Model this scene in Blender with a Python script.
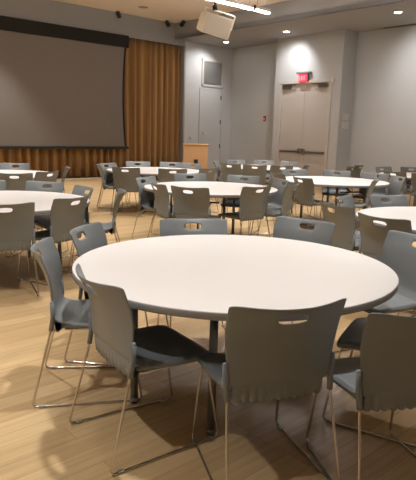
import bpy, bmesh, math, random
from mathutils import Vector, Matrix
random.seed(7)
for o in list(bpy.data.objects): bpy.data.objects.remove(o)
SC = bpy.context.scene
COL = SC.collection
PI = math.pi

# ------------------------------------------------------------------ camera
F_PX, PITCH, ROLL, CAM_H = 553.8, math.radians(11.023), math.radians(1.583), 1.489
cam_d = bpy.data.cameras.new('camera'); cam = bpy.data.objects.new('camera', cam_d); COL.objects.link(cam)
cam_d.sensor_fit = 'VERTICAL'; cam_d.sensor_height = 24.0; cam_d.lens = F_PX / 480.0 * 24.0
cam_d.clip_start = 0.05; cam_d.clip_end = 100
cp, sp = math.cos(PITCH), math.sin(PITCH)
fw = Vector((0, cp, -sp)); r0 = Vector((1, 0, 0)); u0 = Vector((0, sp, cp))
rr = r0 * math.cos(ROLL) + u0 * math.sin(ROLL); uu = -r0 * math.sin(ROLL) + u0 * math.cos(ROLL)
M3 = Matrix((rr, uu, -fw)).transposed()
cam.matrix_world = Matrix.Translation((0, 0, CAM_H)) @ M3.to_4x4()
SC.camera = cam

# ------------------------------------------------------------------ world, exposure
w = bpy.data.worlds.new('world'); SC.world = w; w.use_nodes = True
w.node_tree.nodes['Background'].inputs[0].default_value = (0.9, 0.9, 1, 1)
w.node_tree.nodes['Background'].inputs[1].default_value = 0.0
vs = SC.view_settings
vs.view_transform = 'Standard'; vs.look = 'None'; vs.gamma = 1.0; vs.use_curve_mapping = False
vs.exposure = 1.15

# room frame: u runs along the stage wall (right and away), v runs towards the stage wall
A = math.radians(48)
D1 = Vector((math.sin(A), math.cos(A), 0)); D2 = Vector((-math.cos(A), math.sin(A), 0))
def W(u, v, z=0.0): return D1 * u + D2 * v + Vector((0, 0, z))
RZ = math.atan2(D1.y, D1.x)
H_HI, H_LO = 4.98, 4.48

# ceiling lights of the hall: recessed cans in the high ceiling and in the low border ceiling
HALL_SPOT_W, HALL_SPOT_ANGLE = 235.0, 76
WARM = (1.0, 0.985, 0.955)
HALL_CANS = [(u, v) for u in (-1.2, 2.2, 5.6, 8.6) for v in (2.2, 5.4, 8.6, 11.8, 13.9) if (u, v) != (8.6, 13.9)]
LOW_CANS = [(13.41, 14.26), (13.19, 11.43), (12.89, 7.64), (13.0, 3.9), (13.0, 0.2)]
LOW_SPOT_W = 135.0
STRIP_EMIT = 26.0

def spot(name, loc, watt, angle, blend, color, radius):
    d = bpy.data.lights.new(name, 'SPOT'); d.energy = watt; d.spot_size = math.radians(angle); d.spot_blend = blend
    d.color = color; d.shadow_soft_size = radius
    o = bpy.data.objects.new(name, d); COL.objects.link(o); o.location = loc
    return o
for (u, v) in HALL_CANS: spot('hall_spot', W(u, v, H_HI - 0.05), HALL_SPOT_W, HALL_SPOT_ANGLE, 0.6, WARM, 0.09)
LOW_AIM = [(12.95, 15.2, 2.9), (14.0, 11.75, 3.1), (14.65, 7.4, 2.8), (14.65, 3.9, 2.8), (14.65, 0.2, 2.8)]
for (u, v), t in zip(LOW_CANS, LOW_AIM):
    p = W(u, v, H_LO - 0.03)
    o = spot('border_spot', p, LOW_SPOT_W * (0.5 if u > 13.1 else 0.65), 105, 0.9, (1.0, 0.97, 0.94), 0.05)
    o.rotation_euler = (W(*t) - p).to_track_quat('-Z', 'Y').to_euler()

# ------------------------------------------------------------------ materials
def mat(name, color, rough=0.5, metal=0.0, spec=0.5, noise=0.0, nscale=20, bump=0.0, bscale=200, emit=None, estr=0.0, coat=0.0):
    m = bpy.data.materials.new(name); m.use_nodes = True
    nt = m.node_tree; b = nt.nodes['Principled BSDF']
    b.inputs['Base Color'].default_value = (*color, 1); b.inputs['Roughness'].default_value = rough
    b.inputs['Metallic'].default_value = metal; b.inputs['Specular IOR Level'].default_value = spec
    b.inputs['Coat Weight'].default_value = coat
    tc = nt.nodes.new('ShaderNodeTexCoord')
    if noise:
        n = nt.nodes.new('ShaderNodeTexNoise'); n.inputs['Scale'].default_value = nscale; n.inputs['Detail'].default_value = 4
        nt.links.new(tc.outputs['Object'], n.inputs['Vector'])
        r = nt.nodes.new('ShaderNodeMapRange')
        r.inputs['To Min'].default_value = 1 - noise; r.inputs['To Max'].default_value = 1 + noise
        nt.links.new(n.outputs['Fac'], r.inputs['Value'])
        mx = nt.nodes.new('ShaderNodeVectorMath'); mx.operation = 'SCALE'
        mx.inputs[0].default_value = color
        nt.links.new(r.outputs['Result'], mx.inputs['Scale']); nt.links.new(mx.outputs[0], b.inputs['Base Color'])
    if bump:
        n = nt.nodes.new('ShaderNodeTexNoise'); n.inputs['Scale'].default_value = bscale
        nt.links.new(tc.outputs['Object'], n.inputs['Vector'])
        bp = nt.nodes.new('ShaderNodeBump'); bp.inputs['Strength'].default_value = bump; bp.inputs['Distance'].default_value = 0.002
        nt.links.new(n.outputs['Fac'], bp.inputs['Height']); nt.links.new(bp.outputs[0], b.inputs['Normal'])
    if emit:
        b.inputs['Emission Color'].default_value = (*emit, 1); b.inputs['Emission Strength'].default_value = estr
    return m
M = dict(
    wall=mat('painted_wall', (0.54, 0.56, 0.58), 0.75, noise=0.03, nscale=1.2, bump=0.1),
    jamb=mat('jamb_paint', (0.30, 0.29, 0.28), 0.7, noise=0.03),
    bulk=mat('bulkhead_paint', (0.28, 0.285, 0.29), 0.75, noise=0.03, nscale=1.5),
    lowceil=mat('low_ceiling_paint', (0.37, 0.37, 0.37), 0.85, noise=0.02, nscale=1.5),
    ceil=mat('cream_ceiling', (0.88, 0.79, 0.69), 0.85, noise=0.02, nscale=2),
    door=mat('door_paint', (0.56, 0.53, 0.50), 0.5, noise=0.02, nscale=2),
    frame=mat('door_frame_paint', (0.58, 0.56, 0.54), 0.5, noise=0.02),
    ventw=mat('vent_frame_paint', (0.55, 0.53, 0.51), 0.5, noise=0.02),
    ventg=mat('vent_grille', (0.30, 0.30, 0.295), 0.6, noise=0.05),
    plastic=mat('grey_chair_plastic', (0.212, 0.232, 0.244), 0.42, noise=0.04, nscale=6, bump=0.12, bscale=500),
    chrome=mat('satin_chrome_wire', (0.62, 0.58, 0.53), 0.25, metal=1.0, noise=0.04),
    glide=mat('clear_glide', (0.35, 0.33, 0.30), 0.4, noise=0.05),
    laminate=mat('white_laminate', (0.80, 0.79, 0.79), 0.38, noise=0.012, nscale=3),
    band=mat('grey_edge_band', (0.30, 0.29, 0.28), 0.5, noise=0.03),
    under=mat('table_underside', (0.10, 0.085, 0.07), 0.8, noise=0.1),
    tleg=mat('table_leg_metal', (0.28, 0.27, 0.265), 0.35, metal=0.7, noise=0.05),
    black=mat('black_plastic', (0.012, 0.012, 0.013), 0.5, noise=0.05),
    blackcloth=mat('black_masking', (0.010, 0.0095, 0.009), 0.9, noise=0.1),
    screen=mat('screen_fabric', (0.17, 0.155, 0.142), 0.9, noise=0.015, nscale=2),
    wood=mat('podium_wood', (0.55, 0.33, 0.17), 0.5, noise=0.08, nscale=9),
    woodtop=mat('podium_top_wood', (0.30, 0.17, 0.09), 0.4, noise=0.08, nscale=9),
    speaker=mat('speaker_cream', (0.84, 0.80, 0.73), 0.6, noise=0.02),
    grille=mat('speaker_grille', (0.70, 0.67, 0.62), 0.7, noise=0.04, nscale=60),
    steel=mat('dull_steel', (0.30, 0.29, 0.28), 0.35, metal=0.9, noise=0.05),
    bronze=mat('dark_bar_metal', (0.10, 0.09, 0.085), 0.35, metal=0.7, noise=0.05),
    plate=mat('white_plate', (0.72, 0.70, 0.66), 0.45, noise=0.01),
    exitbox=mat('exit_housing', (0.22, 0.22, 0.21), 0.5, noise=0.03),
    exitred=mat('exit_red_panel', (0.8, 0.02, 0.03), 0.4, noise=0.02, emit=(1.0, 0.03, 0.06), estr=1.1),
    exitlet=mat('exit_letters', (0.9, 0.3, 0.3), 0.4, noise=0.01, emit=(1.0, 0.10, 0.14), estr=1.5),
    lamp=mat('lamp_lens', (0.9, 0.9, 0.9), 0.4, noise=0.01, emit=(1.0, 0.93, 0.84), estr=14),
    strip=mat('led_strip', (0.9, 0.9, 0.9), 0.4, noise=0.01, emit=(1.0, 0.9, 0.84), estr=STRIP_EMIT),
    trimring=mat('lamp_trim', (0.7, 0.68, 0.64), 0.5, noise=0.01),
    canoff=mat('unlit_can', (0.35, 0.28, 0.22), 0.5, noise=0.05),
    base=mat('baseboard', (0.25, 0.23, 0.21), 0.5, noise=0.03),
)

def floor_material():
    m = bpy.data.materials.new('maple_plank_floor'); m.use_nodes = True; nt = m.node_tree; b = nt.nodes['Principled BSDF']
    tc = nt.nodes.new('ShaderNodeTexCoord'); mp = nt.nodes.new('ShaderNodeMapping')
    mp.inputs['Rotation'].default_value = (0, 0, -RZ)
    nt.links.new(tc.outputs['Object'], mp.inputs['Vector'])
    br = nt.nodes.new('ShaderNodeTexBrick')
    br.inputs['Scale'].default_value = 1.0; br.inputs['Brick Width'].default_value = 1.9; br.inputs['Row Height'].default_value = 0.125
    br.inputs['Mortar Size'].default_value = 0.0016; br.inputs['Mortar Smooth'].default_value = 0.2; br.inputs['Bias'].default_value = 0.0
    br.offset = 0.37; br.offset_frequency = 3
    br.inputs['Color1'].default_value = (0.58, 0.415, 0.225, 1)
    br.inputs['Color2'].default_value = (0.46, 0.31, 0.155, 1)
    br.inputs['Mortar'].default_value = (0.33, 0.20, 0.10, 1)
    nt.links.new(mp.outputs[0], br.inputs['Vector'])
    g = nt.nodes.new('ShaderNodeMapping'); g.inputs['Scale'].default_value = (1.2, 22, 1)
    nt.links.new(mp.outputs[0], g.inputs['Vector'])
    n = nt.nodes.new('ShaderNodeTexNoise'); n.inputs['Scale'].default_value = 1.6; n.inputs['Detail'].default_value = 6
    nt.links.new(g.outputs[0], n.inputs['Vector'])
    r = nt.nodes.new('ShaderNodeMapRange'); r.inputs['From Min'].default_value = 0.3; r.inputs['From Max'].default_value = 0.7
    r.inputs['To Min'].default_value = 0.86; r.inputs['To Max'].default_value = 1.10
    nt.links.new(n.outputs['Fac'], r.inputs['Value'])
    mx = nt.nodes.new('ShaderNodeVectorMath'); mx.operation = 'SCALE'
    nt.links.new(br.outputs['Color'], mx.inputs[0]); nt.links.new(r.outputs['Result'], mx.inputs['Scale'])
    nt.links.new(mx.outputs[0], b.inputs['Base Color'])
    b.inputs['Roughness'].default_value = 0.30; b.inputs['Specular IOR Level'].default_value = 0.4
    return m
M['floor'] = floor_material()

def curtain_material():
    m = bpy.data.materials.new('ochre_curtain'); m.use_nodes = True; nt = m.node_tree; b = nt.nodes['Principled BSDF']
    tc = nt.nodes.new('ShaderNodeTexCoord'); mp = nt.nodes.new('ShaderNodeMapping'); mp.inputs['Scale'].default_value = (3.5, 3.5, 0.05)
    nt.links.new(tc.outputs['Object'], mp.inputs['Vector'])
    n = nt.nodes.new('ShaderNodeTexNoise'); n.inputs['Scale'].default_value = 2.0; n.inputs['Detail'].default_value = 3
    nt.links.new(mp.outputs[0], n.inputs['Vector'])
    cr = nt.nodes.new('ShaderNodeValToRGB')  # dark and light upright streaks: shade of the folds put into the cloth colour
    cr.color_ramp.elements[0].position = 0.3; cr.color_ramp.elements[0].color = (0.20, 0.10, 0.032, 1)
    cr.color_ramp.elements[1].position = 0.7; cr.color_ramp.elements[1].color = (0.37, 0.21, 0.07, 1)
    nt.links.new(n.outputs['Fac'], cr.inputs[0]); nt.links.new(cr.outputs[0], b.inputs['Base Color'])
    b.inputs['Roughness'].default_value = 0.85; b.inputs['Sheen Weight'].default_value = 0.2
    return m
M['curtain'] = curtain_material()

# ------------------------------------------------------------------ mesh helpers
def link(name, bm, m, parent=None, smooth=False, mats=None):
    me = bpy.data.meshes.new(name); bm.normal_update(); bm.to_mesh(me); bm.free()
    o = bpy.data.objects.new(name, me); COL.objects.link(o)
    for k in (mats or [m]): me.materials.append(k)
    if smooth:
        for p in me.polygons: p.use_smooth = True
    if parent: o.parent = parent
    return o
def BM(): return bmesh.new()
def box(bm, a, b, xf=None, bev=0.0, mi=0):
    """axis box between corners a and b, through the point map xf"""
    t = bmesh.new()
    bmesh.ops.create_cube(t, size=1)
    for v in t.verts: v.co = Vector([(a[i] + b[i]) / 2 + v.co[i] * (b[i] - a[i]) for i in range(3)])
    if bev: bmesh.ops.bevel(t, geom=list(t.edges), offset=bev, segments=2, affect='EDGES', profile=0.5)
    bmesh.ops.recalc_face_normals(t, faces=t.faces)
    vm = {}
    for v in t.verts: vm[v] = bm.verts.new(xf(*v.co) if xf else v.co)
    for f in t.faces:
        nf = bm.faces.new([vm[v] for v in f.verts]); nf.material_index = mi
    t.free()
def quad(bm, pts): return bm.faces.new([bm.verts.new(p) for p in pts])
def cyl(bm, c, r, h, n=24, axis='z', r2=None, mi=0, capped=True):
    r2 = r if r2 is None else r2
    def P(a, rad, t):
        x, y = rad * math.cos(a), rad * math.sin(a)
        return {'z': (c[0] + x, c[1] + y, c[2] + t), 'x': (c[0] + t, c[1] + x, c[2] + y), 'y': (c[0] + x, c[1] + t, c[2] + y)}[axis]
    lo = [bm.verts.new(P(2 * PI * i / n, r, 0)) for i in range(n)]; hi = [bm.verts.new(P(2 * PI * i / n, r2, h)) for i in range(n)]
    for i in range(n):
        f = bm.faces.new((lo[i], lo[(i + 1) % n], hi[(i + 1) % n], hi[i])); f.material_index = mi; f.smooth = True
    if capped:
        f = bm.faces.new(lo[::-1]); f.material_index = mi
        f = bm.faces.new(hi); f.material_index = mi
def fillet(pts, rad, n=5):
    out = [Vector(pts[0])]
    for i in range(1, len(pts) - 1):
        p, a, b = Vector(pts[i]), Vector(pts[i - 1]), Vector(pts[i + 1])
        d = min(rad, (a - p).length * .45, (b - p).length * .45)
        s, e = p + (a - p).normalized() * d, p + (b - p).normalized() * d
        for k in range(n + 1):
            t = k / n; out.append(s * (1 - t) ** 2 + p * 2 * t * (1 - t) + e * t * t)
    out.append(Vector(pts[-1])); return out
def tube(bm, pts, r, n=8, closed_ends=True):
    rings = []; prev = None
    for i, p in enumerate(pts):
        t = (pts[min(i + 1, len(pts) - 1)] - pts[max(i - 1, 0)]).normalized()
        if prev is None:
            a = Vector((1, 0, 0)) if abs(t.x) < .8 else Vector((0, 1, 0)); s = t.cross(a).normalized()
        else: s = (prev - t * prev.dot(t)).normalized()
        prev = s; q = t.cross(s)
        rings.append([bm.verts.new(p + s * r * math.cos(2 * PI * k / n) + q * r * math.sin(2 * PI * k / n)) for k in range(n)])
    for a, b in zip(rings, rings[1:]):
        for k in range(n):
            f = bm.faces.new((a[k], a[(k + 1) % n], b[(k + 1) % n], b[k])); f.smooth = True
    if closed_ends: bm.faces.new(rings[0][::-1]); bm.faces.new(rings[-1])
def ellipsoid(bm, c, r, xf=None, nu=8, nv=6):
    t = bmesh.new(); bmesh.ops.create_uvsphere(t, u_segments=nu, v_segments=nv, radius=1)
    vm = {}
    for v in t.verts: vm[v] = bm.verts.new(Vector([c[i] + v.co[i] * r[i] for i in range(3)]))
    for f in t.faces:
        nf = bm.faces.new([vm[v] for v in f.verts]); nf.smooth = True
    t.free()
def S(o): o['kind'] = 'structure'; return o
def T(o, label, cat, group=None):
    o['label'] = label; o['category'] = cat
    if group: o['group'] = group
    return o
def empty(name, loc, rz, label, cat, group=None):
    o = bpy.data.objects.new(name, None); COL.objects.link(o); o.location = loc; o.rotation_euler = (0, 0, rz)
    o.empty_display_size = .1
    return T(o, label, cat, group)
def cut(bm, xf, u0, u1, z0, z1): pass

# ------------------------------------------------------------------ the room
U0, U1, V0, V1 = -3.6, 14.65, -3.4, 15.25     # room extents
bm = BM(); box(bm, (U0 - .2, V0 - .2, -0.12), (U1 + .2, V1 + .7, 0), W); S(link('floor', bm, M['floor']))
bm = BM(); box(bm, (U0, V0, H_HI), (11.95, V1, H_HI + .12), W); S(link('ceiling', bm, M['ceil']))
bm = BM(); box(bm, (11.95, V0, H_LO), (U1, V1, H_LO + .12), W); S(link('ceiling_border', bm, M['lowceil']))
bm = BM(); box(bm, (11.95, V0, H_LO + .12), (12.07, V1, H_HI + .12), W); box(bm, (11.95, V0, H_LO), (12.0, V1, H_LO + .13), W)
S(link('trim_right_bulkhead', bm, M['bulk']))
bm = BM(); box(bm, (U0, 15.20, 4.31), (12.40, 15.24, H_HI + .12), W); S(link('trim_stage_bulkhead', bm, M['bulk']))
# wall behind the curtain, jamb, and the wall with the vent
bm = BM(); box(bm, (U0 - .2, 15.75, 0), (12.40, 15.9, H_HI), W); S(link('wall_stage', bm, M['jamb']))
bm = BM(); box(bm, (12.40, 15.2, 0), (U1 + .2, 15.9, H_LO + .1), W); S(link('wall_vent', bm, M['wall']))
bm = BM(); box(bm, (12.36, 15.18, 0), (12.42, 15.6, 4.34), W); S(link('trim_stage_jamb', bm, M['jamb']))
bm = BM(); box(bm, (U1, V0 - .2, 0), (U1 + .2, V1 + .65, H_LO + .1), W); S(link('wall_right', bm, M['wall']))
# projecting block holding the double door
dv0, dv1, dz = 10.36, 12.18, 3.05
bm = BM()
box(bm, (14.0, 9.93, 0), (U1, dv0 - .12, H_LO), W); box(bm, (14.0, dv1 + .12, 0), (U1, 12.5, H_LO), W)
box(bm, (14.0, dv0 - .12, dz + .1), (U1, dv1 + .12, H_LO), W)
S(link('wall_door_block', bm, M['wall']))
bm = BM(); box(bm, (U0 - .2, V0 - .2, 0), (U0, V1 + .65, H_HI + .1), W); S(link('wall_left', bm, M['wall']))
bm = BM(); box(bm, (U0 - .2, V0 - .2, 0), (U1 + .2, V0, H_HI + .1), W); S(link('wall_back', bm, M['wall']))
bm = BM(); box(bm, (U0, 15.06, 0), (12.36, 15.10, 0.018), W); S(link('trim_stage_floor', bm, M['plate']))
bm = BM(); box(bm, (12.42, 15.185, 0), (13.05, 15.2, .1), W); box(bm, (14.22, 15.185, 0), (U1, 15.2, .1), W); S(link('baseboard_vent', bm, M['base']))
bm = BM(); box(bm, (U1 - .015, V0, 0), (U1, 9.93, .1), W); S(link('baseboard_right', bm, M['base']))
bm = BM(); box(bm, (13.985, 9.93, 0), (14.0, dv0 - .13, .1), W); box(bm, (13.985, dv1 + .13, 0), (14.0, 12.5, .1), W); S(link('baseboard_door_block', bm, M['base']))

# double door
de = bpy.data.objects.new('door_1', None); COL.objects.link(de); de.location = W(14.0, 11.27, 0); S(de)
def child(name, bm, m, parent, **k):
    o = link(name, bm, m, parent, **k)
    if parent.type == 'EMPTY' and not parent.rotation_euler.z: o.matrix_parent_inverse = Matrix.Translation(-parent.location)
    return o
bm = BM()
box(bm, (13.97, dv0 - .12, 0), (14.12, dv0, dz + .1), W, .006); box(bm, (13.97, dv1, 0), (14.12, dv1 + .12, dz + .1), W, .006)
box(bm, (13.96, dv0 - .12, dz), (14.12, dv1 + .12, dz + .1), W, .006)
child('door_frame', bm, M['frame'], de)
mid = (dv0 + dv1) / 2
for a, b, s in ((dv0 + .004, mid - .004, -1), (mid + .004, dv1 - .004, 1)):
    bm = BM(); box(bm, (14.03, a, .008), (14.08, b, dz - .004), W, .003)
    lf = child('door_leaf', bm, M['door'], de)
    bm = BM(); x0, x1 = (a + .03, b - .12) if s < 0 else (a + .12, b - .03)
    box(bm, (13.955, x0, .925), (13.985, x1, .985), W, .008)
    box(bm, (13.95, (b - .13 if s < 0 else a + .03), .90), (14.03, (b - .03 if s < 0 else a + .13), 1.06), W, .008)
    box(bm, (13.965, (a + .02 if s < 0 else b - .08), .92), (14.03, (a + .08 if s < 0 else b - .02), .99), W, .008)
    child('panic_bar', bm, M['steel'], lf)
    bm = BM()
    e = a + .03 if s < 0 else b - .03; q = -s
    lo, hi = sorted((e, e + q * .34)); box(bm, (13.95, lo, dz - .15), (14.03, hi, dz - .05), W, .008)
    lo, hi = sorted((e + q * .05, e + q * .55)); box(bm, (13.93, lo, dz - .05), (13.96, hi, dz - .02), W, .004)
    child('door_closer', bm, M['steel'], lf)

# flush grey door and vent in the stage-end wall
de2 = bpy.data.objects.new('door_2', None); COL.objects.link(de2); de2.location = W(13.64, 15.2, 0); S(de2)
bm = BM()
box(bm, (13.09, 15.175, 0), (13.15, 15.2, 3.0), W, .004); box(bm, (14.13, 15.175, 0), (14.19, 15.2, 3.0), W, .004); box(bm, (13.09, 15.175, 2.96), (14.19, 15.2, 3.02), W, .004)
child('door_frame', bm, M['wall'], de2)
bm = BM(); box(bm, (13.155, 15.185, .01), (14.125, 15.199, 2.955), W, .003); lf = child('door_leaf', bm, M['wall'], de2)
for z in (.99, 1.86, 2.72):
    bm = BM(); box(bm, (14.09, 15.165, z - .07), (14.13, 15.187, z + .07), W, .004); child('hinge', bm, M['bronze'], lf)
bm = BM(); box(bm, (13.26, 15.15, 1.38), (13.31, 15.187, 1.48), W, .006); box(bm, (13.28, 15.12, 1.42), (13.43, 15.14, 1.45), W, .006); box(bm, (13.275, 15.12, 1.42), (13.3, 15.18, 1.45), W)
child('door_handle', bm, M['plate'], lf)

ve = bpy.data.objects.new('wall_vent_grille', None); COL.objects.link(ve); ve.location = W(13.68, 15.2, 3.06); T(ve, 'square return air vent with pale frame, high on grey wall above flush grey door', 'vent')
bm = BM()
for a, b in (((13.17, 3.06), (13.25, 4.0)), ((14.11, 3.06), (14.19, 4.0)), ((13.17, 3.06), (14.19, 3.14)), ((13.17, 3.92), (14.19, 4.0))):
    box(bm, (a[0], 15.165, a[1]), (b[0], 15.2, b[1]), W, .006)
child('vent_frame', bm, M['ventw'], ve)
bm = BM(); box(bm, (13.25, 15.192, 3.14), (14.11, 15.2, 3.92), W)
for i in range(22):
    z = 3.155 + i * .0355; box(bm, (13.25, 15.172, z), (14.11, 15.192, z + .012), W)
child('vent_louvre', bm, M['ventg'], ve)

# exit sign
ex = bpy.data.objects.new('exit_sign', None); COL.objects.link(ex); ex.location = W(13.9, 11.28, 3.05); T(ex, 'red lit EXIT sign in grey housing above the double door', 'sign')
bm = BM(); box(bm, (13.86, 11.02, 3.325), (14.0, 11.53, 3.38), W, .006); box(bm, (13.90, 11.10, 3.12), (14.0, 11.47, 3.34), W, .008)
child('sign_housing', bm, M['exitbox'], ex)
bm = BM(); box(bm, (13.882, 11.13, 3.09), (13.90, 11.44, 3.31), W, .004); child('sign_face', bm, M['exitred'], ex)
bm = BM()
def stroke(a, b, c, d): box(bm, (13.874, a, b), (13.883, c, d), W)
def letters(bm):
    z0, z1, t = 3.135, 3.265, .016
    # viewed from the hall v decreases to the right: E X I T from high v to low v
    x = 11.415
    def seg(v0, za, v1, zb):
        p, q = Vector((v0, za)), Vector((v1, zb)); d = (q - p).normalized(); nn = Vector((-d.y, d.x)) * t / 2
        c = [p + nn, p - nn, q - nn, q + nn]
        f = [bm.verts.new(W(13.878, a.x, a.y)) for a in c]; g = [bm.verts.new(W(13.884, a.x, a.y)) for a in c]
        bm.faces.new(f); bm.faces.new(g[::-1])
        for i in range(4): bm.faces.new((f[i], g[i], g[(i + 1) % 4], f[(i + 1) % 4]))
    w_ = .052
    seg(x, z0, x, z1); seg(x, z0 + t / 2, x - w_, z0 + t / 2); seg(x, (z0 + z1) / 2, x - w_, (z0 + z1) / 2); seg(x, z1 - t / 2, x - w_, z1 - t / 2)
    x -= .075; seg(x, z0, x - w_, z1); seg(x - w_, z0, x, z1)
    x -= .075; seg(x - .008, z0, x - .008, z1)
    x -= .035; seg(x, z1 - t / 2, x - w_, z1 - t / 2); seg(x - w_ / 2, z0, x - w_ / 2, z1)
letters(bm); bmesh.ops.recalc_face_normals(bm, faces=bm.faces); child('sign_letters', bm, M['exitlet'], ex)
bm = BM(); box(bm, (13.95, 10.17, 3.02), (14.0, 10.26, 3.16), W, .006); T(link('door_alarm', bm, M['plate']), 'small pale alarm box at upper right corner of double door', 'alarm')

# panels on the return of the door block (its face looks along -v)
for nm, a, b, lab, cat in (('wall_thermostat', (14.20, 1.95), (14.44, 2.14), 'upper pale square wall panel beside the double door recess', 'wall panel'),
                           ('wall_control_panel', (14.20, 1.69), (14.46, 1.90), 'lower pale wall panel directly below another square panel', 'wall panel'),
                           ('light_switch', (14.58, 1.19), (14.64, 1.31), 'small light switch low on wall near right corner', 'switch')):
    bm = BM(); box(bm, (a[0], 9.90, a[1]), (b[0], 9.93, b[1]), W, .006)
    t = link(nm, bm, M['plate']); T(t, lab, cat)
    bm = BM(); du, dz_ = (b[0] - a[0]) * .28, (b[1] - a[1]) * .28
    box(bm, (a[0] + du, 9.893, a[1] + dz_), (b[0] - du, 9.90, b[1] - dz_), W, .002); link('panel_face' if nm != 'light_switch' else 'toggle', bm, M['plate'], t)
bm = BM(); box(bm, (12.66, 15.17, 1.2), (12.74, 15.2, 1.32), W, .005); t = link('light_switch', bm, M['ventw']); T(t, 'small grey switch on wall between curtain and flush grey door', 'switch')
bm = BM(); box(bm, (12.685, 15.162, 1.24), (12.715, 15.17, 1.28), W, .002); link('toggle', bm, M['bronze'], t)

bm = BM(); box(bm, (14.615, 13.42, 1.92), (14.65, 13.53, 2.10), W, .006)
t = T(link('fire_alarm_pull', bm, mat('alarm_red', (0.45, 0.03, 0.025), 0.4, noise=0.03)), 'small dark red fire alarm box on grey wall left of double door', 'alarm')
bm = BM(); box(bm, (14.605, 13.44, 1.98), (14.615, 13.51, 2.01), W, .002); link('pull_handle', bm, M['plate'], t)

# slot diffuser in the low ceiling
bm = BM(); box(bm, (14.50, 5.2, H_LO - .012), (14.56, 9.0, H_LO), W); box(bm, (14.44, 5.2, H_LO - .006), (14.50, 9.0, H_LO), W)
T(link('slot_diffuser', bm, M['bronze']), 'long dark air slot in low ceiling beside right wall', 'vent')

# ------------------------------------------------------------------ curtain
def curtain(u_a, u_b, z0, z1, vmid, name, label, seed):
    rnd = random.Random(seed); bm = BM(); cols = []
    u = u_a; ph = 0
    pts = []
    while u < u_b:
        pitch = rnd.uniform(.20, .34); dep = rnd.uniform(.06, .10)
        for k in range(8):
            t = k / 8; pts.append((u + pitch * t + .018 * math.sin(4 * PI * t), dep * math.cos(2 * PI * t), rnd.random() if k == 0 else None))
        u += pitch
    pts = [p for p in pts if p[0] <= u_b]
    zs = [z0, z0 + .6, (z0 + z1) / 2, z1 - .5, z1]
    grid = []
    for (uu_, dv, _) in pts:
        grid.append([bm.verts.new(W(uu_ + .012 * math.sin(uu_ * 3 + j * 1.7) * (1 - j / 4), vmid + dv * (1.12 - .08 * j), z)) for j, z in enumerate(zs)])
    for a, b in zip(grid, grid[1:]):
        for j in range(4): bm.faces.new((a[j], b[j], b[j + 1], a[j + 1]))
    o = link(name, bm, M['curtain'], smooth=True); T(o, label, 'curtain')
    s = o.modifiers.new('thickness', 'SOLIDIFY'); s.thickness = .006
    return o
curtain(U0 + .1, 12.36, 0.03, 4.42, 15.36, 'stage_curtain', 'floor-length ochre pleated curtain running behind projection screen', 3)

# ------------------------------------------------------------------ projection screen
ps = bpy.data.objects.new('projection_screen', None); COL.objects.link(ps); ps.location = W(7.3, 15.15, .9)
T(ps, 'large grey projection screen with black border hanging before ochre curtain', 'projection screen')
SL, SR, SB, ST = 4.55, 10.02, .965, 3.99
def side(z, s):     # tensioned side edges curve inward
    t = (z - SB) / (ST - SB); return s * (.085 * math.sin(PI * min(1, max(0, t))) ** .8)
zs = [SB + (ST - SB) * i / 16 for i in range(17)]
bm = BM(); L = []; R = []
for z in zs: L.append(bm.verts.new(W(SL + side(z, 1), 15.15, z))); R.append(bm.verts.new(W(SR - .07 - side(z, 1), 15.15, z)))
for i in range(16): bm.faces.new((L[i], R[i], R[i + 1], L[i + 1]))
o = child('screen_surface', bm, M['screen'], ps); o.modifiers.new('t', 'SOLIDIFY').thickness = .004
for a, s in ((SL - .07, 1), (SR - .07, -1)):
    bm = BM()
    for i in range(16):
        z, zz = zs[i], zs[i + 1]
        quad(bm, (W(a + side(z, s), 15.148, z), W(a + .07 + side(z, s), 15.148, z), W(a + .07 + side(zz, s), 15.148, zz), W(a + side(zz, s), 15.148, zz)))
    o = child('side_border', bm, M['blackcloth'], ps); o.modifiers.new('t', 'SOLIDIFY').thickness = .004
bm = BM(); box(bm, (SL - .1, 15.125, .885), (SR + .07, 15.165, .965), W, .01); child('weight_bar', bm, M['black'], ps)
bm = BM(); box(bm, (SL - .3, 15.10, 3.985), (SR + .06, 15.2, 4.335), W, .005); child('screen_housing', bm, M['blackcloth'], ps)

# ------------------------------------------------------------------ ceiling fittings
def can(u, v, h, label, group, lit=True, r=.085):
    e = bpy.data.objects.new('recessed_downlight', None); COL.objects.link(e); e.location = W(u, v, h); T(e, label, 'ceiling light', group)
    bm = BM(); c = W(u, v, h)
    n = 24; ri = [bm.verts.new(c + Vector((r * math.cos(2 * PI * i / n), r * math.sin(2 * PI * i / n), -.012))) for i in range(n)]
    ro = [bm.verts.new(c + Vector((r * 1.35 * math.cos(2 * PI * i / n), r * 1.35 * math.sin(2 * PI * i / n), -.004))) for i in range(n)]
    rt = [bm.verts.new(c + Vector((r * 1.35 * math.cos(2 * PI * i / n), r * 1.35 * math.sin(2 * PI * i / n), 0))) for i in range(n)]
    for i in range(n):
        j = (i + 1) % n; bm.faces.new((ri[i], ri[j], ro[j], ro[i])); bm.faces.new((ro[i], ro[j], rt[j], rt[i]))
    child('trim_ring', bm, M['trimring'] if lit else M['canoff'], e)
    bm = BM(); cyl(bm, (c.x, c.y, c.z - .010), r, .006, 24); child('lens', bm, M['lamp'] if lit else M['canoff'], e)
    return e
names = ['lit round downlight in low ceiling near curtain corner', 'lit round downlight in low ceiling before double door', 'lit round downlight in low ceiling at upper right',
         'lit round downlight in low ceiling along right wall', 'lit round downlight in low ceiling near back right corner']
for (u, v), l in zip(LOW_CANS, names): can(u, v, H_LO, l, 'downlights in the low border ceiling')
for i, (u, v) in enumerate(HALL_CANS): can(u, v, H_HI, 'lit round downlight in the high cream ceiling over the tables', 'downlights in the high ceiling')
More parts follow.
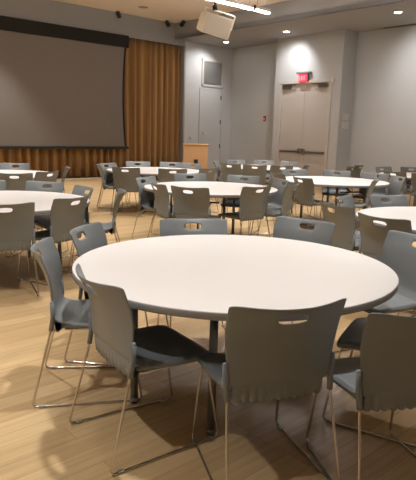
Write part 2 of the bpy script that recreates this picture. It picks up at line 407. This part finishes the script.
can(9.84, 14.0, H_HI, 'unlit round recessed fitting in cream ceiling above the screen', None, False, .11)

def strip(v, u_list, lab, Z=4.62):
    for i, (a, b) in enumerate(u_list):
        e = bpy.data.objects.new('linear_ceiling_light', None); COL.objects.link(e); e.location = W((a + b) / 2, v, Z)
        T(e, lab[i], 'ceiling light', 'linear lights under the high ceiling')
        bm = BM(); box(bm, (a, v - .05, Z), (b, v + .05, Z + .07), W, .004); child('light_body', bm, M['trimring'], e)
        bm = BM(); box(bm, (a + .01, v - .045, Z - .035), (b - .01, v + .045, Z), W, .004); child('diffuser', bm, M['strip'], e)
        for t in (a + .1, b - .1):
            bm = BM(); tube(bm, [W(t, v, Z + .07), W(t, v, H_HI)], .004, 6); child('suspension_cable', bm, M['steel'], e)
        if i == 0:
            bm = BM(); box(bm, (b, v - .06, Z - .04), (b + .08, v + .06, Z + .09), W, .006); child('joint_cap', bm, M['black'], e)
strip(10.53, [(8.3, 10.79), (10.87, 11.42)], ['long lit linear ceiling light above the hanging speaker', 'short lit linear ceiling light touching the bulkhead'])
strip(7.0, [(8.3, 10.79), (10.87, 11.42)], ['long lit linear ceiling light in the right row outside the photo', 'short lit linear light at bulkhead in the right row'])

def track_head(p, ang, lab):
    e = bpy.data.objects.new('track_spotlight', None); COL.objects.link(e); e.location = p; T(e, lab, 'spotlight', 'small black spotlights along the ceiling edge')
    bm = BM(); cyl(bm, (p.x, p.y, p.z - .05), .03, .05, 12); child('mount', bm, M['black'], e)
    bm = BM(); d = (D1 * math.cos(ang) + D2 * math.sin(ang)) * .07 + Vector((0, 0, -.10)); tube(bm, [p + Vector((0, 0, -.07)) - d * .5, p + Vector((0, 0, -.07)) + d * .3, p + Vector((0, 0, -.07)) + d], .065, 14); child('lamp_head', bm, M['black'], e)
track_head(W(9.66, 15.05, H_HI), -PI / 2, 'black spotlight on ceiling edge above the screen right half')
track_head(W(11.5, 15.02, H_HI), -PI / 2, 'black spotlight on ceiling edge just left of bulkhead corner')
track_head(W(11.82, 14.62, H_HI), PI, 'black spotlight on ceiling edge just right of bulkhead corner')

# hanging loudspeaker
sp_e = empty('hanging_loudspeaker', (0.055, 12.35, 0), 0, 'cream box loudspeaker hanging by bracket from the high ceiling', 'loudspeaker')
SPK = Matrix.Translation((0.075, 11.6, 3.56)) @ Matrix.Rotation(math.radians(13), 4, 'Z') @ Matrix.Rotation(math.radians(13), 4, 'Y') @ Matrix.Rotation(math.radians(12), 4, 'X')
sp_e.location = SPK.translation
def spx(x, y, z): return SPK @ Vector((x, y, z))
def childs(name, bm, m): return child(name, bm, m, sp_e)
bm = BM()
fr = [(-.29, 0, -.20), (.29, 0, -.20), (.29, 0, .20), (-.29, 0, .20)]; bk = [(-.36, .30, -.17), (.12, .30, -.17), (.12, .30, .17), (-.36, .30, .17)]
fv = [bm.verts.new(spx(*p)) for p in fr]; bv = [bm.verts.new(spx(*p)) for p in bk]
bm.faces.new(fv[::-1]); bm.faces.new(bv)
for i in range(4): bm.faces.new((fv[i], fv[(i + 1) % 4], bv[(i + 1) % 4], bv[i]))
bmesh.ops.recalc_face_normals(bm, faces=bm.faces); bmesh.ops.bevel(bm, geom=list(bm.edges), offset=.012, segments=2, affect='EDGES')
childs('cabinet', bm, M['speaker'])
bm = BM(); box(bm, (-.262, -.014, -.172), (.262, -.002, .172), spx, .004); childs('grille', bm, M['grille'])
bm = BM()
tube(bm, fillet([spx(-.27, .12, .0), spx(-.31, .12, .0), spx(-.31, .12, .27), spx(.31, .12, .27), spx(.31, .12, .0), spx(.27, .12, .0)], .03), .014, 8)
childs('yoke_bracket', bm, M['speaker'])
bm = BM(); top = spx(-.12, .12, .27); tube(bm, [top, Vector((top.x, top.y, H_HI))], .018, 10); cyl(bm, (top.x, top.y, top.z - .01), .05, .09, 14); cyl(bm, (top.x, top.y, H_HI - .03), .07, .03, 16)
childs('hanging_pole', bm, M['black'])

# ------------------------------------------------------------------ lectern
lec = empty('lectern', (-.36, 13.8, 0), math.radians(2), 'pale wooden lectern standing before the flush grey door', 'lectern')
bm = BM(); box(bm, (-.30, -.02, .06), (.30, .0, 1.17), None, .003); link('front_panel', bm, M['wood'], lec)
for s in (-1, 1):
    bm = BM(); x0, x1 = sorted((s * .30, s * .28)); box(bm, (x0, .0, .06), (x1, .44, 1.14), None, .003); link('side_panel', bm, M['wood'], lec)
bm = BM(); box(bm, (-.28, .0, .62), (.28, .42, .64)); link('shelf', bm, M['wood'], lec)
bm = BM(); box(bm, (-.31, -.03, 0), (.31, .46, .06), None, .004); link('plinth', bm, M['woodtop'], lec)
bm = BM(); box(bm, (-.32, -.04, 1.17), (.32, .10, 1.195), None, .004)
f = [(-.32, .10, 1.17), (.32, .10, 1.17), (.32, .48, 1.10), (-.32, .48, 1.10)]
a = [bm.verts.new(p) for p in f]; b = [bm.verts.new((p[0], p[1], p[2] + .025)) for p in f]
bm.faces.new(a[::-1]); bm.faces.new(b)
for i in range(4): bm.faces.new((a[i], a[(i + 1) % 4], b[(i + 1) % 4], b[i]))
link('top', bm, M['wood'], lec)
bm = BM(); box(bm, (-.045, -.035, .72), (.055, -.02, .82), None, .004); link('cable_plate', bm, M['black'], lec)

# ------------------------------------------------------------------ chair
def back_profile(z):
    P = [(.452, .215), (.460, .160), (.47, .122), (.50, .101), (.56, .090), (.64, .075), (.72, .048), (.79, .012), (.845, -.026), (.87, -.045)]
    for (a, ya), (b, yb) in zip(P, P[1:]):
        if z <= b: return ya + (yb - ya) * (z - a) / (b - a)
    return P[-1][1]
def back_halfw(z):
    t = max(0, min(1, (z - .45) / .41)); return .212 + .042 * math.sin(min(1, t * 1.15) * PI / 2)
def chair_backrest():
    zs = [.452, .456, .47, .495, .53, .58, .63, .68, .73, .748, .768, .809, .826, .842]
    ss = [-1, -.96, -.86, -.70, -.50, -.29, -.27, 0, .27, .29, .50, .70, .86, .96, 1]
    bm = BM(); g = []
    for z in zs:
        row = []
        for s in ss:
            hw = back_halfw(z); zz = z + (.012 * s * s if z > .822 else 0)
            if z > .80 and abs(s) > .9: zz -= .010 * (abs(s) - .9) / .1 * (1 if z > .84 else .5)
            y = back_profile(z) + (.082 * (z - .45) / .4 + .0) * s * s if z < .85 else back_profile(z) + .082 * s * s
            if z < .50: y += 0
            row.append(bm.verts.new((s * hw, y, zz)))
        g.append(row)
    for i in range(len(zs) - 1):
        for j in range(len(ss) - 1):
            if i == 10 and -.28 < ss[j] < .26: continue
            f = bm.faces.new((g[i][j], g[i][j + 1], g[i + 1][j + 1], g[i + 1][j])); f.smooth = True
    o = link('backrest', bm, M['plastic'], smooth=True)
    s = o.modifiers.new('solid', 'SOLIDIFY'); s.thickness = .009; s.offset = 0
    s = o.modifiers.new('sub', 'SUBSURF'); s.levels = 1; s.render_levels = 1
    # bake modifiers so copies share one mesh, then add ribs and post sleeves
    dg = bpy.context.evaluated_depsgraph_get(); me = bpy.data.meshes.new_from_object(o.evaluated_get(dg))
    bpy.data.objects.remove(o)
    bm = BM(); bm.from_mesh(me); bpy.data.meshes.remove(me)
    # ribbed skirt under the back, scalloped along its lower edge
    nr, per = 11, 6; g = []
    for i in range(nr * per + 1):
        x = -.204 + .408 * i / (nr * per); ph = abs(math.sin(PI * i / per)); y0 = .014 * (x / .2) ** 2
        g.append([bm.verts.new((x, y0 + yy - .005 * ph * k, zz - sc * ph)) for yy, k, zz, sc in ((.1005, 0, .50, 0), (.1015, 0, .468, 0), (.103, .7, .448, 0), (.108, 1, .422, .014), (.122, .8, .414, .012), (.150, .2, .435, 0))])
    for a, b in zip(g, g[1:]):
        for j in range(5): bm.faces.new((a[j], a[j + 1], b[j + 1], b[j]))
    for s in (-1, 1):      # sleeves that take the wire posts
        pts = [Vector((s * .232, .100, .43)), Vector((s * .236, .112, .50)), Vector((s * .240, .112, .585))]
        tube(bm, pts, .013, 8)
        ellipsoid(bm, (s * .240, .112, .585), (.013, .013, .010))
    for f in bm.faces: f.smooth = True
    return link('backrest', bm, M['plastic'])
def chair_seat():
    bm = BM(); nx, ny = 12, 12; top = {}; bot = {}
    for j in range(ny + 1):
        t = j / ny; y = .150 + .400 * t
        hw = .205 + .030 * min(1, t * 2.2) - (.016 * ((t - .88) / .12) ** 3 if t > .88 else 0)
        for i in range(nx + 1):
            s = -1 + 2 * i / nx
            z = .462 - .012 * math.sin(PI * min(1, t * 1.1)) * (1 - s * s) - (.014 * ((t - .72) / .28) ** 2 if t > .72 else 0)
            if t > .88: yy = y - .008 * abs(s) ** 4 * (t - .88) / .12
            else: yy = y
            top[i, j] = bm.verts.new((s * hw, yy, z))
            bot[i, j] = bm.verts.new((s * (hw - .006), yy - (.004 if j == ny else 0), z - (.034 if abs(s) > .85 or j == ny else .022)))
    for i in range(nx):
        for j in range(ny):
            bm.faces.new((top[i, j], top[i + 1, j], top[i + 1, j + 1], top[i, j + 1]))
            bm.faces.new((bot[i, j + 1], bot[i + 1, j + 1], bot[i + 1, j], bot[i, j]))
    for i in range(nx):
        bm.faces.new((top[i, 0], bot[i, 0], bot[i + 1, 0], top[i + 1, 0])); bm.faces.new((top[i + 1, ny], bot[i + 1, ny], bot[i, ny], top[i, ny]))
    for j in range(ny):
        bm.faces.new((top[0, j + 1], bot[0, j + 1], bot[0, j], top[0, j])); bm.faces.new((top[nx, j], bot[nx, j], bot[nx, j + 1], top[nx, j + 1]))
    bmesh.ops.recalc_face_normals(bm, faces=bm.faces)
    # rounded rim
    ed = [e for e in bm.edges if len(e.link_faces) == 2 and e.link_faces[0].normal.angle(e.link_faces[1].normal) > .9]
    bmesh.ops.bevel(bm, geom=ed, offset=.007, segments=2, affect='EDGES')
    return link('seat', bm, M['plastic'], smooth=True)
def make_chair():
    e = bpy.data.objects.new('stacking_chair', None); COL.objects.link(e); e.empty_display_size = .1
    chair_seat().parent = e; chair_backrest().parent = e
    for s in (-1, 1):
        bm = BM()
        tube(bm, fillet([(s * .240, .112, .57), (s * .232, .100, .43), (s * .256, -.008, .0065), (s * .227, .585, .0065), (s * .206, .515, .424), (s * .198, .17, .424)], .035, 6), .0062, 8)
        link('leg', bm, M['chrome'], e)
        for y in (.045, .53):
            bm = BM(); box(bm, (s * (.2545 - .050 * y) - .010, y - .016, 0), (s * (.2545 - .050 * y) + .010, y + .016, .0155), None, .003)
            link('glide', bm, M['glide'], e)
    bm = BM()
    for y in (.17, .42): tube(bm, [Vector((-.200, y, .426)), Vector((.200, y, .426))], .0062, 8)
    link('seat_rail', bm, M['chrome'], e)
    return e
proto = make_chair(); first = [True]
def put_chair(x, y, facing, label, group, near=True):
    """x, y: point midway between the rear feet; facing in degrees"""
    rz = math.radians(facing - 90)
    if first[0]: e = proto; first[0] = False
    else:
        e = proto.copy(); COL.objects.link(e)
        for ch in list(proto.children):
            if not near and ch.name.startswith('glide'): continue
            c = ch.copy(); COL.objects.link(c); c.parent = e
    e.location = (x, y, 0); e.rotation_euler = (0, 0, rz); T(e, label, 'chair', group)
    return e

# ------------------------------------------------------------------ tables
TABLE_R = .92
def make_table():
    e = bpy.data.objects.new('round_table', None); COL.objects.link(e); e.empty_display_size = .1
    bm = BM(); n = 96
    cyl(bm, (0, 0, .734), TABLE_R - .004, .006, n)
    link('tabletop', bm, M['laminate'], e)
    bm = BM()
    prof = [(TABLE_R - .05, .704), (TABLE_R - .003, .704), (TABLE_R, .708), (TABLE_R, .736), (TABLE_R - .004, .7392), (TABLE_R - .0045, .7345)]
    rings = [[bm.verts.new((r * math.cos(2 * PI * i / n), r * math.sin(2 * PI * i / n), z)) for i in range(n)] for r, z in prof]
    for a, b in zip(rings, rings[1:]):
        for i in range(n):
            f = bm.faces.new((a[i], a[(i + 1) % n], b[(i + 1) % n], b[i])); f.smooth = True
    link('edge_band', bm, M['band'], e)
    bm = BM(); cyl(bm, (0, 0, .7075), TABLE_R - .01, .026, 64); link('core_board', bm, M['under'], e)
    hx, hy = .265, .555       # leg pairs at +-hy
    for s in (-1, 1):
        for q in (-1, 1):
            bm = BM(); tube(bm, [Vector((q * hx, s * hy, .012)), Vector((q * hx, s * hy, .69))], .021, 14); cyl(bm, (q * hx, s * hy, 0), .025, .03, 14)
            link('leg', bm, M['tleg'], e)
        bm = BM(); box(bm, (-hx - .04, s * hy - .03, .685), (hx + .04, s * hy + .03, .7075)); link('leg_bracket', bm, M['tleg'], e)
        bm = BM()
        tube(bm, [Vector((-.2, s * hy, .60)), Vector((.2, s * hy, .60)), ], .011, 8)
        tube(bm, [Vector((0, s * hy, .60)), Vector((0, s * .30, .695))], .011, 8)
        link('brace', bm, M['black'], e)
    return e
tproto = make_table(); tfirst = [True]
def put_table(x, y, ang, label):
    if tfirst[0]: e = tproto; tfirst[0] = False
    else:
        e = tproto.copy(); COL.objects.link(e)
        for ch in list(tproto.children): c = ch.copy(); COL.objects.link(c); c.parent = e
    e.location = (x, y, 0); e.rotation_euler = (0, 0, math.radians(ang - 90)); T(e, label, 'table', 'round white banquet tables')

T1, T2, T3, T4, T5 = (.153, 3.156), (-2.172, 5.691), (.02, 7.657), (2.10, 9.458), (2.34, 5.197)
T6, T7, T8, T9 = (-3.39, 8.94), (-1.06, 10.74), (1.15, 12.7), (4.39, 11.36)
put_table(*T1, -126, 'large round white table in the foreground, nearest the camera')
put_table(*T2, 56, 'round white table at left edge, second nearest on the left side')
put_table(*T3, -99, 'round white table in the centre of the hall, behind the foreground table')
put_table(*T4, -70, 'round white table standing in front of the double door')
put_table(*T5, 20, 'round white table cut off by the right edge, just beyond foreground table')
put_table(*T6, 40, 'round white table at far left under the projection screen')
put_table(*T7, 100, 'round white table by the curtain, left of the lectern')
put_table(*T8, 60, 'farthest round white table, partly hidden between lectern and double door')
put_table(*T9, 30, 'round white table at far right near the bare grey wall')

def at(c, th, r=1.10): t = math.radians(th); return c[0] + r * math.cos(t), c[1] + r * math.sin(t)
G1 = 'chairs around the foreground table'
for x, y, f, l in [
    (-.535, 2.385, 34, 'grey chair at near left of foreground table, seen from behind, seat in shadow'),
    (-.957, 3.008, 9, 'grey chair at left end of foreground table, seen side-on, whole seat lit'),
    (.345, 2.028, 108, 'grey chair seen from behind at front centre of foreground table'),
    (.865, 1.975, 103, 'grey chair seen from behind at bottom right corner, cut off by the frame'),
    (1.256, 2.647, 153, 'grey chair mostly outside right edge, only its dark seat front showing under the table'),
    (1.43, 3.64, 205, 'dark grey chair at right end of foreground table, turned to face left'),
    (.775, 4.26, 232, 'grey chair back at far right of foreground table, top corner tilting down'),
    (-.12, 4.13, 280, 'grey chair back facing the camera at far side of foreground table'),
    (-.86, 3.62, 350, 'grey chair at far left of foreground table with only its back showing')]:
    put_chair(x, y, f, l, G1)
G2 = 'chairs around the left table'
for th, r, df, l in [
    (-67, 1.12, 0, 'grey chair cut off by left edge, seen from behind at the left table'),
    (-25, 1.0, -2, 'grey chair seen from behind at right front of the left table, beside cut-off chair'),
    (11, 1.28, -2, 'grey chair pulled out at right end of left table, seen from the side'),
    (35, .98, 1, 'grey chair back tilted at far right rim of the left table'),
    (79, 1.06, -2, 'grey chair back facing the camera at far side of left table'),
    (120, 1.12, 0, 'grey chair back at far side of left table, cut off by left edge')]:
    x, y = at(T2, th, r); put_chair(x, y, th + 180 + df, l, G2)
G3 = 'chairs around the centre table'
for th, r, f, l in [
    (-104, 1.16, 66, 'grey chair seen from behind at near side of centre table, left of two'),
    (-52, 1.0, 130, 'grey chair seen from behind at near side of centre table, right of two'),
    (-134, 1.03, 27, 'grey chair seen partly from behind at near left of centre table'),
    (173.8, .97, -25, 'pale grey chair facing right at left end of centre table, seat lit'),
    (108, 1.10, -75, 'grey chair back facing the camera at far left side of centre table'),
    (61, 1.06, -106, 'low-looking grey chair back at far right side of centre table'),
    (18, 1.12, -164, 'pale grey chair facing left at right end of centre table, seat lit'),
    (-19, 1.18, 156, 'brownish grey chair seen from behind overlapping pale chair right of centre table')]:
    x, y = at(T3, th, r); put_chair(x, y, f, l, G3, False)
G4 = 'chairs around the table before the double door'
for x, y, f, l in [
    (2.40, 10.52, -104, 'grey chair back facing camera below right leaf of the double door'),
    (1.56, 10.50, -74, 'pale grey chair back below left leaf of the double door'),
    (1.38, 8.56, 27, 'grey chair seen from behind at near left of door-side table'),
    (3.0, 10.05, -125, 'grey chair back at far right rim of the door-side table'),
    (3.22, 9.35, 188, 'pale grey chair turned left beyond right tip of the door-side table'),
    (2.55, 8.45, 160, 'brownish chair seen nearly edge-on at near right of the door-side table'),
    (1.08, 9.28, 20, 'brownish chair seen from side at left tip of the door-side table')]:
    put_chair(x, y, f, l, G4, False)
G5 = 'chairs around the right edge table'
for th, r, f, l in [
    (177.4, 1.18, 25, 'grey chair seen from behind, left of two behind foreground table right rim'),
    (-144, 1.16, 39, 'grey chair seen from behind, right of two, overlapping the right edge table'),
    (141, 1.20, -30, 'grey chair back small and tilted at far left of the right edge table'),
    (109, 1.10, -69, 'grey chair back facing the camera at far side of the right edge table')]:
    x, y = at(T5, th, r); put_chair(x, y, f, l, G5, False)
G6 = 'chairs around the far left table'
for th, r, f, l in [
    (96, 1.12, -82, 'grey chair back facing camera against curtain below the screen at far left'),
    (-60.4, 1.276, 108, 'brownish chair seen from behind at near side of far left table'),
    (-30, 1.15, 155, 'brownish chair seen at an angle at near right of far left table'),
    (22, 1.10, 192, 'brownish chair seen edge-on at right end of far left table')]:
    x, y = at(T6, th, r); put_chair(x, y, f, l, G6, False)
G7 = 'chairs around the curtain side table'
for x, y, f, l in [
    (-1.48, 9.68, 82, 'brownish chair seen from behind at near left of curtain side table'),
    (-.64, 9.66, 98, 'brownish chair seen from behind at near right of curtain side table'),
    (-1.52, 11.70, -76, 'grey chair back facing camera before curtain, left of two'),
    (-.80, 11.78, -96, 'grey chair back facing camera before curtain, right of two'),
    (-.33, 11.50, -128, 'pale chair back directly below left side of the lectern'),
    (.02, 10.12, 142, 'brownish chair seen from behind below right side of the lectern'),
    (-2.03, 10.85, -28, 'pale grey chair facing right at left end of curtain side table'),
    (-2.08, 10.25, 14, 'brownish chair seen edge-on at left end of curtain side table')]:
    put_chair(x, y, f, l, G7, False)
G8 = 'chairs around the farthest table'
for x, y, f, l in [
    (.40, 11.85, 58, 'brownish chair seen from behind at near left of farthest table'),
    (.93, 11.60, 85, 'brownish chair seen from behind at near centre of farthest table'),
    (1.52, 11.62, 104, 'brownish chair seen from behind at near right of farthest table'),
    (.08, 12.55, -8, 'pale grey chair facing right beside the lectern at farthest table'),
    (.60, 13.72, -62, 'tiny pale chair back at far left side of farthest table'),
    (1.33, 13.85, -96, 'tiny pale chair back at far centre of farthest table'),
    (1.95, 13.48, -132, 'tiny pale chair back at far right of farthest table, below double door left edge'),
    (2.16, 12.2, 160, 'grey chair seen from side at right end of farthest table')]:
    put_chair(x, y, f, l, G8, False)
G9 = 'chairs around the far right table'
for x, y, f, l in [
    (3.99, 10.28, 72, 'brownish chair seen from behind, cut off by right edge at far right table'),
    (3.50, 10.68, 38, 'small brownish chair seen from behind at near left of far right table'),
    (3.78, 12.32, -58, 'tiny pale chair back at far left side of far right table'),
    (4.50, 12.50, -94, 'tiny pale chair back at far side of far right table, against grey wall'),
    (3.12, 12.15, 150, 'dark brownish chair standing edge-on near wall corner, left of two'),
    (3.45, 12.75, 142, 'dark brownish chair standing edge-on near wall corner, right of two')]:
    put_chair(x, y, f, l, G9, False)
